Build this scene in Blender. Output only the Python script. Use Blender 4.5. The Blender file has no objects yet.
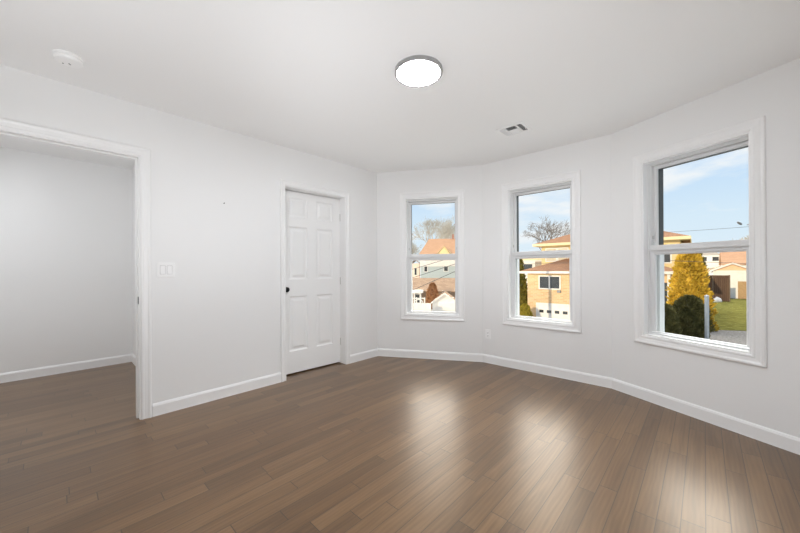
import bpy, bmesh, math, random
from mathutils import Vector, Matrix

S = bpy.context.scene
C = S.collection
R = math.radians

# ------------------------------------------------------------------ camera
F_PX, Y0, ROLL, EYE = 325.2336, 269.1487, -0.0053, 1.154
cam_d = bpy.data.cameras.new('camera')
cam_d.sensor_fit = 'HORIZONTAL'
cam_d.sensor_width = 36.0
cam_d.lens = F_PX / 800.0 * 36.0
cam_d.shift_y = (Y0 - 266.5) / 800.0
cam_d.clip_start = 0.02
cam_d.clip_end = 500
cam = bpy.data.objects.new('camera', cam_d)
C.objects.link(cam)
cam.matrix_world = Matrix.Translation((0, 0, EYE)) @ Matrix.Rotation(R(90), 4, 'X') @ Matrix.Rotation(ROLL, 4, 'Z')
S.camera = cam

# ------------------------------------------------------------------ view
S.view_settings.view_transform = 'Standard'
S.view_settings.look = 'None'
S.view_settings.exposure = 0.0
S.view_settings.gamma = 1.0
S.view_settings.use_curve_mapping = False
S.cycles.use_denoising = True
S.cycles.max_bounces = 14
S.cycles.diffuse_bounces = 10
S.cycles.glossy_bounces = 6
S.cycles.transparent_max_bounces = 16
S.cycles.sample_clamp_indirect = 6.0

# ------------------------------------------------------------------ sky
STREET_AZ = R(42.07)                  # the street runs along U, the bay looks along V
SKY_BOOST = 7.6                        # radiance of the unseen bright sky added high before the bay
SUN_STRENGTH = 3.5
world = bpy.data.worlds.new('sky')
S.world = world
world.use_nodes = True
nt = world.node_tree
nt.nodes.clear()
def wn(t, **k):
    n = nt.nodes.new(t)
    for a, b in k.items(): setattr(n, a, b)
    return n
wout = wn('ShaderNodeOutputWorld'); wbg = wn('ShaderNodeBackground')
tc = wn('ShaderNodeTexCoord'); sep = wn('ShaderNodeSeparateXYZ')
nt.links.new(tc.outputs['Generated'], sep.inputs[0])
ramp = wn('ShaderNodeValToRGB')
nt.links.new(sep.outputs['Z'], ramp.inputs[0])
e = ramp.color_ramp.elements
e[0].position = 0.0; e[0].color = (0.80, 0.90, 1.0, 1)
e[1].position = 1.0; e[1].color = (0.30, 0.50, 0.95, 1)
x = e.new(0.12); x.color = (0.72, 0.86, 1.0, 1)
x = e.new(0.28); x.color = (0.52, 0.72, 1.0, 1)
mp = wn('ShaderNodeMapping'); mp.inputs['Scale'].default_value = (1.0, 1.0, 3.4)
mp.inputs['Location'].default_value = (5.7, 0.9, 1.1)
nt.links.new(tc.outputs['Generated'], mp.inputs[0])
cn = wn('ShaderNodeTexNoise'); cn.inputs['Scale'].default_value = 2.6; cn.inputs['Detail'].default_value = 7
cn.inputs['Roughness'].default_value = 0.55
nt.links.new(mp.outputs[0], cn.inputs['Vector'])
cr = wn('ShaderNodeValToRGB')
cr.color_ramp.elements[0].position = 0.50; cr.color_ramp.elements[0].color = (0, 0, 0, 1)
cr.color_ramp.elements[1].position = 0.62; cr.color_ramp.elements[1].color = (1, 1, 1, 1)
nt.links.new(cn.outputs['Fac'], cr.inputs[0])
mixc = wn('ShaderNodeMixRGB'); mixc.inputs['Color2'].default_value = (0.93, 0.95, 1.0, 1)
nt.links.new(cr.outputs[0], mixc.inputs['Fac']); nt.links.new(ramp.outputs[0], mixc.inputs['Color1'])
# unseen bright patch added to the sky above the view, for floor glare
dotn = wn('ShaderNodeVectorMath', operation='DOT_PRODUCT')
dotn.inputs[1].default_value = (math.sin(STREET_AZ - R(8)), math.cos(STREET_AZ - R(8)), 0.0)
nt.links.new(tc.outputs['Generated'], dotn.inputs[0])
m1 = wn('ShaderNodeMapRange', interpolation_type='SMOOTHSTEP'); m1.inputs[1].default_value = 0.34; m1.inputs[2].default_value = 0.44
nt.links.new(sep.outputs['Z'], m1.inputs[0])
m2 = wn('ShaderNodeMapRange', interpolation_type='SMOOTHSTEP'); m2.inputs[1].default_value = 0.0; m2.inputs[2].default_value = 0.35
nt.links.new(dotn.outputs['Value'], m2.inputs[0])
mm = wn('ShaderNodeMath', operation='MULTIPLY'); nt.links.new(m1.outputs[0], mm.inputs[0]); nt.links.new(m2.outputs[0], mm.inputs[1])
mixb = wn('ShaderNodeMixRGB'); mixb.inputs['Color2'].default_value = (SKY_BOOST, SKY_BOOST * .985, SKY_BOOST * .96, 1)
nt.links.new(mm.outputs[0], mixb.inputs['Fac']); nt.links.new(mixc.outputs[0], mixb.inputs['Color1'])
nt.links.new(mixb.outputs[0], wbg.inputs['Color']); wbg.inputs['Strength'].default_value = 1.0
nt.links.new(wbg.outputs[0], wout.inputs[0])

# ------------------------------------------------------------------ low sun from behind the house
sun_d = bpy.data.lights.new('sun', 'SUN'); sun_d.energy = SUN_STRENGTH; sun_d.angle = R(0.6); sun_d.color = (1.0, 0.81, 0.58)
sun = bpy.data.objects.new('sun', sun_d); C.objects.link(sun)
SUN_TRAVEL = Vector((math.sin(R(50)), math.cos(R(50)), -math.tan(R(16)))).normalized()
sun.rotation_mode = 'QUATERNION'
sun.rotation_quaternion = SUN_TRAVEL.to_track_quat('-Z', 'Y')
sun.location = (-30, -25, 20)

# ------------------------------------------------------------------ room frame of reference
P1 = Vector((-.3038, 4.345)); P2 = Vector((1.0265, 4.0322)); P3 = Vector((2.0322, 3.1243))
dA = (P2 - P1).normalized(); dB = (P3 - P2).normalized()
dC = Vector((math.sin(.3646), -math.cos(.3646)))
dL = Vector((-math.sin(.7524), -math.cos(.7524)))      # along the left wall towards the viewer
nL = Vector((math.cos(.7524), -math.sin(.7524)))       # from the left wall into the room
P4 = P3 + dC * 1.38
H = 2.44
T_BACK = 3.46
def LW(t, d): return P1 + dL * t + nL * d
D_RIGHT = (P4 - P1).dot(nL)
T_P4 = (P4 - P1).dot(dL)

# soft fill lights added unseen behind the camera, aimed up to brighten the ceiling
def area(name, loc, direction, sx, sy, power, col=(1, 1, 1)):
    d = bpy.data.lights.new(name, 'AREA'); d.shape = 'RECTANGLE'; d.size = sx; d.size_y = sy; d.energy = power; d.color = col
    o = bpy.data.objects.new(name, d); C.objects.link(o); o.location = loc
    o.rotation_mode = 'QUATERNION'; o.rotation_quaternion = Vector(direction).to_track_quat('-Z', 'Y')
    return o
COOL = (.955, .985, 1.03)
FILL = 10.0
_f = LW(3.25, 2.55)
area('bounce_fill', (_f.x, _f.y, 0.35), (0.25, 0.75, 1.0), 0.9, 0.3, FILL, COOL)
def fill_spot(name, aim, power, size):  # added fill spots aimed at the farther ceiling
    d = bpy.data.lights.new(name, 'SPOT'); d.energy = power; d.spot_size = R(size); d.spot_blend = 1.0; d.shadow_soft_size = .25; d.color = COOL
    o = bpy.data.objects.new(name, d); C.objects.link(o); o.location = (_f.x, _f.y, .4)
    o.rotation_mode = 'QUATERNION'; o.rotation_quaternion = (Vector(aim) - o.location).to_track_quat('-Z', 'Y')
fill_spot('bounce_fill_far', (.75, 3.1, 2.5), 125.0, 74)
fill_spot('bounce_fill_left', (-1.7, 2.3, 2.5), 88.0, 78)
_h = LW(3.8, -0.95)
area('hall_light', (_h.x, _h.y, 2.40), (0, 0, -1), 0.4, 0.4, 16.0, COOL)

# ------------------------------------------------------------------ helpers
def ray(px, py):
    c, s = math.cos(ROLL), math.sin(ROLL)
    dx, dy = px - 400, py - 266.5
    u = c * dx + s * dy
    v = -s * dx + c * dy + 266.5 - Y0
    return Vector((u / F_PX, 1, -v / F_PX))
def at(px, py, Y):
    return ray(px, py) * Y + Vector((0, 0, EYE))

class MB:
    def __init__(self): self.bm = bmesh.new()
    def face(self, pts):
        vs = [self.bm.verts.new(p) for p in pts]
        try: return self.bm.faces.new(vs)
        except ValueError: return None
    def box(self, a, b, M=None):
        (x0, y0, z0), (x1, y1, z1) = a, b
        v = [Vector((x, y, z)) for z in (z0, z1) for y in (y0, y1) for x in (x0, x1)]
        return self.hexa(v, M)
    def hexa(self, v, M=None):
        vs = [self.bm.verts.new(M @ p if M else p) for p in v]
        for f in ((0, 2, 3, 1), (4, 5, 7, 6), (0, 1, 5, 4), (2, 6, 7, 3), (0, 4, 6, 2), (1, 3, 7, 5)):
            self.bm.faces.new([vs[i] for i in f])
        return vs
    def prism(self, poly, z0, z1):
        lo = [self.bm.verts.new((p[0], p[1], z0)) for p in poly]; hi = [self.bm.verts.new((p[0], p[1], z1)) for p in poly]
        self.bm.faces.new(lo[::-1]); self.bm.faces.new(hi)
        n = len(poly)
        for i in range(n): self.bm.faces.new((lo[i], lo[(i + 1) % n], hi[(i + 1) % n], hi[i]))
    def poly(self, pts, faces):
        vs = [self.bm.verts.new(p) for p in pts]
        for f in faces:
            try: self.bm.faces.new([vs[i] for i in f])
            except ValueError: pass
    def tube(self, pts, rad, n=8, cap=True):
        rings = []
        pts = [Vector(p) for p in pts]
        for i, p in enumerate(pts):
            t = (pts[min(i + 1, len(pts) - 1)] - pts[max(i - 1, 0)]).normalized()
            a = t.orthogonal().normalized() if i == 0 else (rings_a - t * rings_a.dot(t)).normalized()
            rings_a = a
            b = t.cross(a)
            r = rad[i] if isinstance(rad, (list, tuple)) else rad
            rings.append([self.bm.verts.new(p + (a * math.cos(2 * math.pi * k / n) + b * math.sin(2 * math.pi * k / n)) * r) for k in range(n)])
        for q, w in zip(rings, rings[1:]):
            for k in range(n): self.bm.faces.new((q[k], q[(k + 1) % n], w[(k + 1) % n], w[k]))
        if cap:
            self.bm.faces.new(rings[0][::-1]); self.bm.faces.new(rings[-1])
    def lathe(self, prof, n=48, M=None):
        rings = []
        for r, z in prof:
            if r < 1e-6: rings.append([self.bm.verts.new(M @ Vector((0, 0, z)) if M else (0, 0, z))])
            else:
                rings.append([self.bm.verts.new(M @ Vector((r * math.cos(2 * math.pi * k / n), r * math.sin(2 * math.pi * k / n), z)) if M else
                              (r * math.cos(2 * math.pi * k / n), r * math.sin(2 * math.pi * k / n), z)) for k in range(n)])
        for q, w in zip(rings, rings[1:]):
            for k in range(n):
                a, b = q[k % len(q)], q[(k + 1) % len(q)]
                c, d = w[(k + 1) % len(w)], w[k % len(w)]
                f = []
                for v in (a, b, c, d):
                    if v not in f: f.append(v)
                if len(f) > 2: self.bm.faces.new(f)
    def frame(self, x0, x1, z0, z1, prof, M=None, open_bottom=False, closed=True):
        """mitred moulding around a rectangle; prof = (offset outwards, height off the wall) in local x,z with height on +y"""
        rings = []
        for o, h in prof:
            zb = z0 if open_bottom else z0 - o
            pts = [(x0 - o, h, zb), (x0 - o, h, z1 + o), (x1 + o, h, z1 + o), (x1 + o, h, zb)]
            rings.append([self.bm.verts.new(M @ Vector(p) if M else p) for p in pts])
        if closed: rings.append(rings[0])
        for q, w in zip(rings, rings[1:]):
            for k in range(3 if open_bottom else 4):
                try: self.bm.faces.new((q[k], q[(k + 1) % 4], w[(k + 1) % 4], w[k]))
                except ValueError: pass
        if open_bottom and closed:
            for k in (0, 3):
                try: self.bm.faces.new([r[k] for r in rings[:-1]])
                except ValueError: pass
    def build(self, name, m, parent=None, smooth=False, bevel=0):
        bmesh.ops.recalc_face_normals(self.bm, faces=self.bm.faces[:])
        me = bpy.data.meshes.new(name); self.bm.to_mesh(me); self.bm.free()
        me.materials.append(m)
        if smooth:
            for p in me.polygons: p.use_smooth = True
        o = bpy.data.objects.new(name, me); C.objects.link(o)
        if parent: o.parent = parent
        if bevel:
            b = o.modifiers.new('bevel', 'BEVEL'); b.width = bevel; b.segments = 2; b.limit_method = 'ANGLE'
        return o

def tag(o, label=None, cat=None, group=None, kind=None):
    if label: o['label'] = label
    if cat: o['category'] = cat
    if group: o['group'] = group
    if kind: o['kind'] = kind
    return o
def empty(name, loc=(0, 0, 0), rz=0.0, label=None, cat=None, group=None, kind=None, M=None):
    o = bpy.data.objects.new(name, None); C.objects.link(o)
    o.empty_display_size = .1
    if M is not None: o.matrix_world = M
    else: o.location = loc; o.rotation_euler = (0, 0, rz)
    return tag(o, label, cat, group, kind)
def wall_matrix(origin, d, inward):
    """local x along d, local y pointing into the room (inward), local z up"""
    return Matrix(((d.x, inward.x, 0, origin.x), (d.y, inward.y, 0, origin.y), (0, 0, 1, 0), (0, 0, 0, 1)))

# ------------------------------------------------------------------ materials
def mat(name, col, rough=0.5, metal=0.0, emit=None, estr=0.0, bump=0.0, bscale=200.0, var=0.0, vscale=5.0, spec=0.5):
    m = bpy.data.materials.new(name); m.use_nodes = True
    n = m.node_tree.nodes; l = m.node_tree.links
    b = n['Principled BSDF']
    b.inputs['Base Color'].default_value = (*col, 1); b.inputs['Roughness'].default_value = rough; b.inputs['Metallic'].default_value = metal
    b.inputs['Specular IOR Level'].default_value = spec
    tcn = n.new('ShaderNodeTexCoord')
    if var:
        t = n.new('ShaderNodeTexNoise'); t.inputs['Scale'].default_value = vscale; t.inputs['Detail'].default_value = 6
        l.new(tcn.outputs['Object'], t.inputs['Vector'])
        r = n.new('ShaderNodeValToRGB')
        r.color_ramp.elements[0].position = .3; r.color_ramp.elements[1].position = .7
        r.color_ramp.elements[0].color = (*[c * (1 - var) for c in col], 1); r.color_ramp.elements[1].color = (*[min(1, c * (1 + var)) for c in col], 1)
        l.new(t.outputs['Fac'], r.inputs[0]); l.new(r.outputs[0], b.inputs['Base Color'])
    if bump:
        t = n.new('ShaderNodeTexNoise'); t.inputs['Scale'].default_value = bscale; t.inputs['Detail'].default_value = 3
        l.new(tcn.outputs['Object'], t.inputs['Vector'])
        bp = n.new('ShaderNodeBump'); bp.inputs['Strength'].default_value = bump; bp.inputs['Distance'].default_value = .002
        l.new(t.outputs['Fac'], bp.inputs['Height']); l.new(bp.outputs[0], b.inputs['Normal'])
    if emit: b.inputs['Emission Color'].default_value = (*emit, 1); b.inputs['Emission Strength'].default_value = estr
    return m

def brick_mat(name, c1, c2, mortar, bw, bh, rough=.85, msize=.012, axis='xz'):
    m = bpy.data.materials.new(name); m.use_nodes = True
    n = m.node_tree.nodes; l = m.node_tree.links; b = n['Principled BSDF']; b.inputs['Roughness'].default_value = rough
    b.inputs['Specular IOR Level'].default_value = .0
    tcn = n.new('ShaderNodeTexCoord'); sp = n.new('ShaderNodeSeparateXYZ'); cb = n.new('ShaderNodeCombineXYZ')
    l.new(tcn.outputs['Object'], sp.inputs[0])
    if axis == 'xz':
        ad = n.new('ShaderNodeMath'); ad.operation = 'ADD'
        l.new(sp.outputs['X'], ad.inputs[0]); l.new(sp.outputs['Y'], ad.inputs[1])
        l.new(ad.outputs[0], cb.inputs['X']); l.new(sp.outputs['Z'], cb.inputs['Y'])
    else:
        l.new(sp.outputs['X'], cb.inputs['X']); l.new(sp.outputs['Y'], cb.inputs['Y'])
    t = n.new('ShaderNodeTexBrick'); t.inputs['Scale'].default_value = 1.0
    t.inputs['Color1'].default_value = (*c1, 1); t.inputs['Color2'].default_value = (*c2, 1); t.inputs['Mortar'].default_value = (*mortar, 1)
    t.inputs['Mortar Size'].default_value = msize; t.inputs['Brick Width'].default_value = bw; t.inputs['Row Height'].default_value = bh
    l.new(cb.outputs[0], t.inputs['Vector']); l.new(t.outputs['Color'], b.inputs['Base Color'])
    return m

def floor_material():
    m = bpy.data.materials.new('oak_floor'); m.use_nodes = True
    nt = m.node_tree; n = nt.nodes; l = nt.links; b = n['Principled BSDF']
    def N(t, **k):
        q = n.new(t)
        for a, v in k.items(): setattr(q, a, v)
        return q
    def M(op, a, bb=None, c=None):
        q = N('ShaderNodeMath', operation=op)
        for i, v in enumerate((a, bb, c)):
            if v is None: continue
            if isinstance(v, (int, float)): q.inputs[i].default_value = v
            else: l.new(v, q.inputs[i])
        return q.outputs[0]
    tcn = N('ShaderNodeTexCoord'); rot = N('ShaderNodeVectorRotate', rotation_type='Z_AXIS')
    rot.inputs['Angle'].default_value = -math.atan2(dL.y, dL.x)
    l.new(tcn.outputs['Object'], rot.inputs['Vector'])
    sp = N('ShaderNodeSeparateXYZ'); l.new(rot.outputs[0], sp.inputs[0])
    u, v = sp.outputs['X'], sp.outputs['Y']
    BW = .0827
    vr = M('DIVIDE', v, BW); row = M('FLOOR', vr); fv = M('FRACT', vr)
    w1 = N('ShaderNodeTexWhiteNoise', noise_dimensions='1D'); l.new(row, w1.inputs['W'])
    w1b = N('ShaderNodeTexWhiteNoise', noise_dimensions='1D'); l.new(M('ADD', row, 37.3), w1b.inputs['W'])
    length = M('MULTIPLY_ADD', w1b.outputs['Value'], .55, .62)
    ur = M('DIVIDE', M('MULTIPLY_ADD', w1.outputs['Value'], 5.0, u), length)
    # two unequal boards in each period
    iu = M('FLOOR', ur); fu0 = M('FRACT', ur)
    w2 = N('ShaderNodeTexWhiteNoise', noise_dimensions='2D')
    cb = N('ShaderNodeCombineXYZ'); l.new(iu, cb.inputs['X']); l.new(row, cb.inputs['Y']); l.new(cb.outputs[0], w2.inputs['Vector'])
    rnd = w2.outputs['Value']
    # grain
    gm = N('ShaderNodeCombineXYZ'); l.new(M('MULTIPLY_ADD', rnd, 31.0, M('MULTIPLY', u, 1.6)), gm.inputs['X']); l.new(M('MULTIPLY', v, 17.0), gm.inputs['Y']); l.new(M('MULTIPLY', rnd, 17.0), gm.inputs['Z'])
    g1 = N('ShaderNodeTexNoise'); g1.inputs['Scale'].default_value = 1.0; g1.inputs['Detail'].default_value = 5; g1.inputs['Distortion'].default_value = 1.1
    l.new(gm.outputs[0], g1.inputs['Vector'])
    gm2 = N('ShaderNodeCombineXYZ'); l.new(M('MULTIPLY_ADD', rnd, 13.0, M('MULTIPLY', u, 6.0)), gm2.inputs['X']); l.new(M('MULTIPLY', v, 120.0), gm2.inputs['Y'])
    g2 = N('ShaderNodeTexNoise'); g2.inputs['Scale'].default_value = 1.0; g2.inputs['Detail'].default_value = 3
    l.new(gm2.outputs[0], g2.inputs['Vector'])
    gm3 = N('ShaderNodeCombineXYZ'); l.new(M('MULTIPLY_ADD', rnd, 51.0, M('MULTIPLY', u, 1.0)), gm3.inputs['X']); l.new(M('MULTIPLY', v, 7.0), gm3.inputs['Y'])
    wv = N('ShaderNodeTexWave', wave_type='BANDS', bands_direction='Y'); wv.inputs['Scale'].default_value = 2.2; wv.inputs['Distortion'].default_value = 9.0
    wv.inputs['Detail'].default_value = 2; wv.inputs['Detail Scale'].default_value = .8
    l.new(gm3.outputs[0], wv.inputs['Vector'])
    tone = M('ADD', M('MULTIPLY', M('SUBTRACT', g1.outputs['Fac'], .5), 1.05), M('ADD', M('MULTIPLY', M('SUBTRACT', g2.outputs['Fac'], .5), .32), M('MULTIPLY', M('SUBTRACT', wv.outputs['Fac'], .5), .16)))
    tone = M('ADD', M('MULTIPLY_ADD', M('SUBTRACT', rnd, .5), .55, .5), tone)
    rp = N('ShaderNodeValToRGB'); e = rp.color_ramp.elements
    e[0].position = .0; e[0].color = FLOOR_DARK; e[1].position = 1.0; e[1].color = FLOOR_LIGHT
    q = e.new(.5); q.color = FLOOR_MID
    l.new(tone, rp.inputs[0])
    # seams
    dv = M('MULTIPLY', M('MINIMUM', fv, M('SUBTRACT', 1.0, fv)), BW)
    du = M('MULTIPLY', M('MINIMUM', fu0, M('SUBTRACT', 1.0, fu0)), length)
    seam = M('MAXIMUM', M('LESS_THAN', dv, .0016), M('LESS_THAN', du, .0020))
    mx = N('ShaderNodeMixRGB'); l.new(seam, mx.inputs['Fac']); l.new(rp.outputs[0], mx.inputs['Color1']); mx.inputs['Color2'].default_value = (.022, .014, .009, 1)
    l.new(mx.outputs[0], b.inputs['Base Color'])
    b.inputs['Roughness'].default_value = .34
    rr = M('MULTIPLY_ADD', g2.outputs['Fac'], .10, .29); l.new(rr, b.inputs['Roughness'])
    b.inputs['IOR'].default_value = 1.5; b.inputs['Specular IOR Level'].default_value = 1.0; b.inputs['Specular Tint'].default_value = (1.0, .74, .50, 1)
    b.inputs['Coat Weight'].default_value = .33; b.inputs['Coat Roughness'].default_value = .29; b.inputs['Coat IOR'].default_value = 1.5
    hsum = M('ADD', M('MULTIPLY', seam, -1.0), M('ADD', M('MULTIPLY', g2.outputs['Fac'], .12), M('MULTIPLY', rnd, .2)))
    bp = N('ShaderNodeBump'); bp.inputs['Strength'].default_value = .25; bp.inputs['Distance'].default_value = .0015
    l.new(hsum, bp.inputs['Height']); l.new(bp.outputs[0], b.inputs['Normal'])
    return m
FLOOR_DARK = (.050, .023, .008, 1); FLOOR_MID = (.120, .061, .024, 1); FLOOR_LIGHT = (.200, .114, .052, 1)

def glass_material():
    m = bpy.data.materials.new('window_glass'); m.use_nodes = True
    n = m.node_tree.nodes; l = m.node_tree.links; n.clear()
    o = n.new('ShaderNodeOutputMaterial'); mx = n.new('ShaderNodeMixShader'); tr = n.new('ShaderNodeBsdfTransparent'); gl = n.new('ShaderNodeBsdfGlossy')
    tr.inputs[0].default_value = (.97, .985, .975, 1); gl.inputs['Roughness'].default_value = 0.0
    fr = n.new('ShaderNodeFresnel'); fr.inputs['IOR'].default_value = 1.06
    l.new(fr.outputs[0], mx.inputs[0]); l.new(tr.outputs[0], mx.inputs[1]); l.new(gl.outputs[0], mx.inputs[2]); l.new(mx.outputs[0], o.inputs[0])
    return m

WALL = mat('white_wall_paint', (.86, .86, .855), .6, bump=.12, bscale=260, spec=.3)
CEIL = mat('white_ceiling_paint', (.90, .90, .895), .8, bump=.1, bscale=200, spec=.2)
TRIM = mat('white_trim_paint', (.90, .90, .895), .32, bump=.03, bscale=90)
VINYL = mat('white_vinyl', (.74, .745, .745), .38, bump=.02, bscale=60)
FLOOR = floor_material()
GLASS = glass_material()
DARKF = mat('dark_outer_frame', (.028, .03, .028), .5, bump=.05)
BLACK = mat('black_metal', (.012, .012, .012), .35, metal=.6, bump=.02)
STEEL = mat('satin_steel', (.55, .54, .52), .35, metal=1.0, bump=.02)
NICKEL = mat('brushed_nickel_rim', (.42, .42, .42), .38, metal=.85, bump=.02)
PLASTIC = mat('white_plastic', (.93, .93, .925), .3, bump=.01)
SLOT = mat('dark_slot', (.05, .05, .05), .6, bump=.02)
SHADE_GREY = mat('rocker_shade_grey', (.36, .36, .355), .6, bump=.02)  # grey painted in for the thin shadow around each rocker
DUCT = mat('grey_duct', (.09, .09, .09), .6, bump=.05)

# ================================================================== STRUCTURE
def offset_poly(pts, r):
    return pts
FP = [LW(2.05, -2.3), LW(4.6, -2.3), LW(4.6, -.0), LW(T_BACK + .15, 0), LW(T_BACK + .15, D_RIGHT + .15),
      P4 + nL * .15 + dC * .0, P3 + Vector((.10, .09)), P2 + Vector((.06, .12)), P1 + Vector((-.05, .14)), LW(-.12, -.85), LW(2.05, -.85)]
fl = MB(); fl.prism(FP, -.12, 0)
tag(fl.build('floor', FLOOR), 'brown oak strip floor running through the empty room', 'floor', kind='structure')
ce = MB(); ce.prism(FP, H, H + .12)
tag(ce.build('ceiling', CEIL), 'flat white ceiling over the whole room', 'ceiling', kind='structure')

def wall(name, label, Pa, Pb, inward, th, openings=(), exta=0.0, extb=0.0, m=None):
    """wall between Pa and Pb (inner face), thickness away from the room, openings = (s0, s1, z0, z1)"""
    d = (Pb - Pa); L = d.length; d = d / L
    M = wall_matrix(Pa, d, inward)
    mb = MB()
    def blk(s0, s1, z0, z1):
        e0 = -exta if s0 == 0 else 0; e1 = extb if s1 == L else 0
        v = [Vector(p) for z in (z0, z1) for p in ((s0 + e0, -th, z), (s1 + e1, -th, z), (s0, 0, z), (s1, 0, z))]
        mb.hexa(v, M)
    ops = sorted(openings); s = 0
    for (a, b, z0, z1) in ops:
        blk(s, a, 0, H)
        if z0 > 0: blk(a, b, 0, z0)
        blk(a, b, z1, H)
        s = b
    blk(s, L, 0, H)
    return tag(mb.build(name, m or WALL), label, 'wall', kind='structure')

inA = Vector((dA.y, -dA.x)); inB = Vector((dB.y, -dB.x)); inC = Vector((dC.y, -dC.x))
# window openings: casing outer spans per wall
CW = .070
ZT, ZB = 2.149, .494
WIN = [(.3150, 1.1500), (.2520, 1.0930), (.2120, 1.0550)]
WOP = [(a + CW, b - CW, ZB + CW, ZT - CW) for a, b in WIN]
TH = .20
wall('wall_bay_left', 'white wall of the bay holding the narrow window nearest the closed door', P1, P2, inA, TH, [WOP[0]], .10, .05)
wall('wall_bay_middle', 'white middle wall of the bay holding the second window', P2, P3, inB, TH, [WOP[1]], .05, .05)
wall('wall_bay_right', 'white wall of the bay holding the largest looking window on the right', P3, P4, inC, TH, [WOP[2]], .05, .2)
wall('wall_right', 'white wall along the right side of the room beside the viewer', P4, LW(T_BACK, D_RIGHT), -nL, .15, (), 0, .15)
wall('wall_back', 'white wall behind the viewer', LW(T_BACK, D_RIGHT), LW(T_BACK, 0), -dL, .12)
D1 = (.524, 1.310, 0, 2.040)      # closed door opening on the left wall
D2 = (2.494, 3.30, 0, 2.045)      # open doorway to the hall
LTH = .140
wall('wall_left', 'long white wall with the closed six panel door and the open doorway', P1, LW(T_BACK + .12, 0), nL, LTH, [D1, D2], .0, 0)
wall('wall_hall_back', 'white hall wall seen through the open doorway', LW(2.27, -2.12), LW(4.5, -2.12), nL, .1)
wall('wall_hall_end', 'white hall wall closing the hall behind the open doorway', LW(2.27, -LTH), LW(2.27, -2.22), dL, .1)
wall('wall_hall_side', 'white hall wall out of sight beside the open doorway', LW(4.4, -2.12), LW(4.4, 0), -dL, .1)
wall('wall_hall_front', 'white hall wall out of sight past the open doorway', LW(T_BACK + .13, 0), LW(4.5, 0), -nL, LTH)
wall('wall_closet', 'wall of the closet behind the closed door', LW(-.1, -.75), LW(2.15, -.75), nL, .08)
wall('wall_closet_side', 'side wall of the closet behind the closed door', LW(-.02, -.75), LW(-.02, -LTH), dL, .08)

# roof of the house over the room
rm = MB()
g = [LW(-1.6, -3.2), LW(-1.6, D_RIGHT + 3), LW(6.0, D_RIGHT + 3), LW(6.0, -3.2)]
r0, r1 = LW(2.2, -3.2), LW(2.2, D_RIGHT + 3)
zr = 6.4; zb = 2.75
rm.poly([(*g[0], zb), (*g[1], zb), (*g[2], zb), (*g[3], zb), (*r0, zr), (*r1, zr)], [(0, 1, 2, 3), (0, 4, 5, 1), (3, 2, 5, 4), (0, 3, 4), (1, 5, 2)])
tag(rm.build('roof', mat('roof_shingle', (.12, .10, .09), .9, var=.2, vscale=8)), 'roof of the house above the room', 'roof', kind='structure')

# ---- baseboards
BP = [(0, 0), (.015, 0), (.015, .004), (.013, .006), (.013, .080), (.007, .094), (.0, .100)]
def baseboard(name, label, Pa, Pb, inward, spans=None, mita=0.0, mitb=0.0):
    d = (Pb - Pa); L = d.length; d = d / L
    M = wall_matrix(Pa, d, inward); mb = MB()
    for (a, b) in (spans or [(0, L)]):
        ra = []; rb = []
        for (y, z) in BP:
            oa = y * mita if a == 0 else 0; ob = y * mitb if b == L else 0
            ra.append(mb.bm.verts.new(M @ Vector((a + oa, y, z)))); rb.append(mb.bm.verts.new(M @ Vector((b - ob, y, z))))
        n = len(BP)
        for k in range(n): mb.bm.faces.new((ra[k], rb[k], rb[(k + 1) % n], ra[(k + 1) % n]))
        mb.bm.faces.new(ra); mb.bm.faces.new(rb[::-1])
    return tag(mb.build(name, TRIM), label, 'baseboard', kind='structure')
DCW = .064; DCC = .056
k14 = math.tan(R(14.4))
baseboard('baseboard_left', 'white baseboard along the left wall between the two door casings', P1, LW(T_BACK, 0), nL, [(0, D1[0] + .004 - DCC), (D1[1] - .004 + DCC, D2[0] - DCW), (D2[1] + DCW, T_BACK)], .55, 0)
baseboard('baseboard_bay_left', 'white baseboard under the window nearest the closed door', P1, P2, inA, None, .55, k14)
baseboard('baseboard_bay_middle', 'white baseboard under the middle window', P2, P3, inB, None, k14, k14)
baseboard('baseboard_bay_right', 'white baseboard under the right window', P3, P4, inC, None, k14, .6)
baseboard('baseboard_right', 'white baseboard along the right wall beside the viewer', P4, LW(T_BACK, D_RIGHT), -nL)
baseboard('baseboard_hall_back', 'white baseboard of the hall seen through the open doorway', LW(2.27, -2.12), LW(4.4, -2.12), nL, None, 1, 0)
baseboard('baseboard_hall_end', 'short white baseboard at the end of the hall beside the doorway', LW(2.27, -LTH), LW(2.27, -2.12), dL, None, 0, 1)

# ---- casing profiles (offset from the inner edge, height)
CASE = [(0, 0), (0, .010), (.006, .013), (.016, .013), (.020, .010), (.044, .014), (.054, .019), (.064, .019), (.070, .015), (.070, 0)]
def casing_scaled(w): return [(o * w / .070, h) for o, h in CASE]

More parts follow.
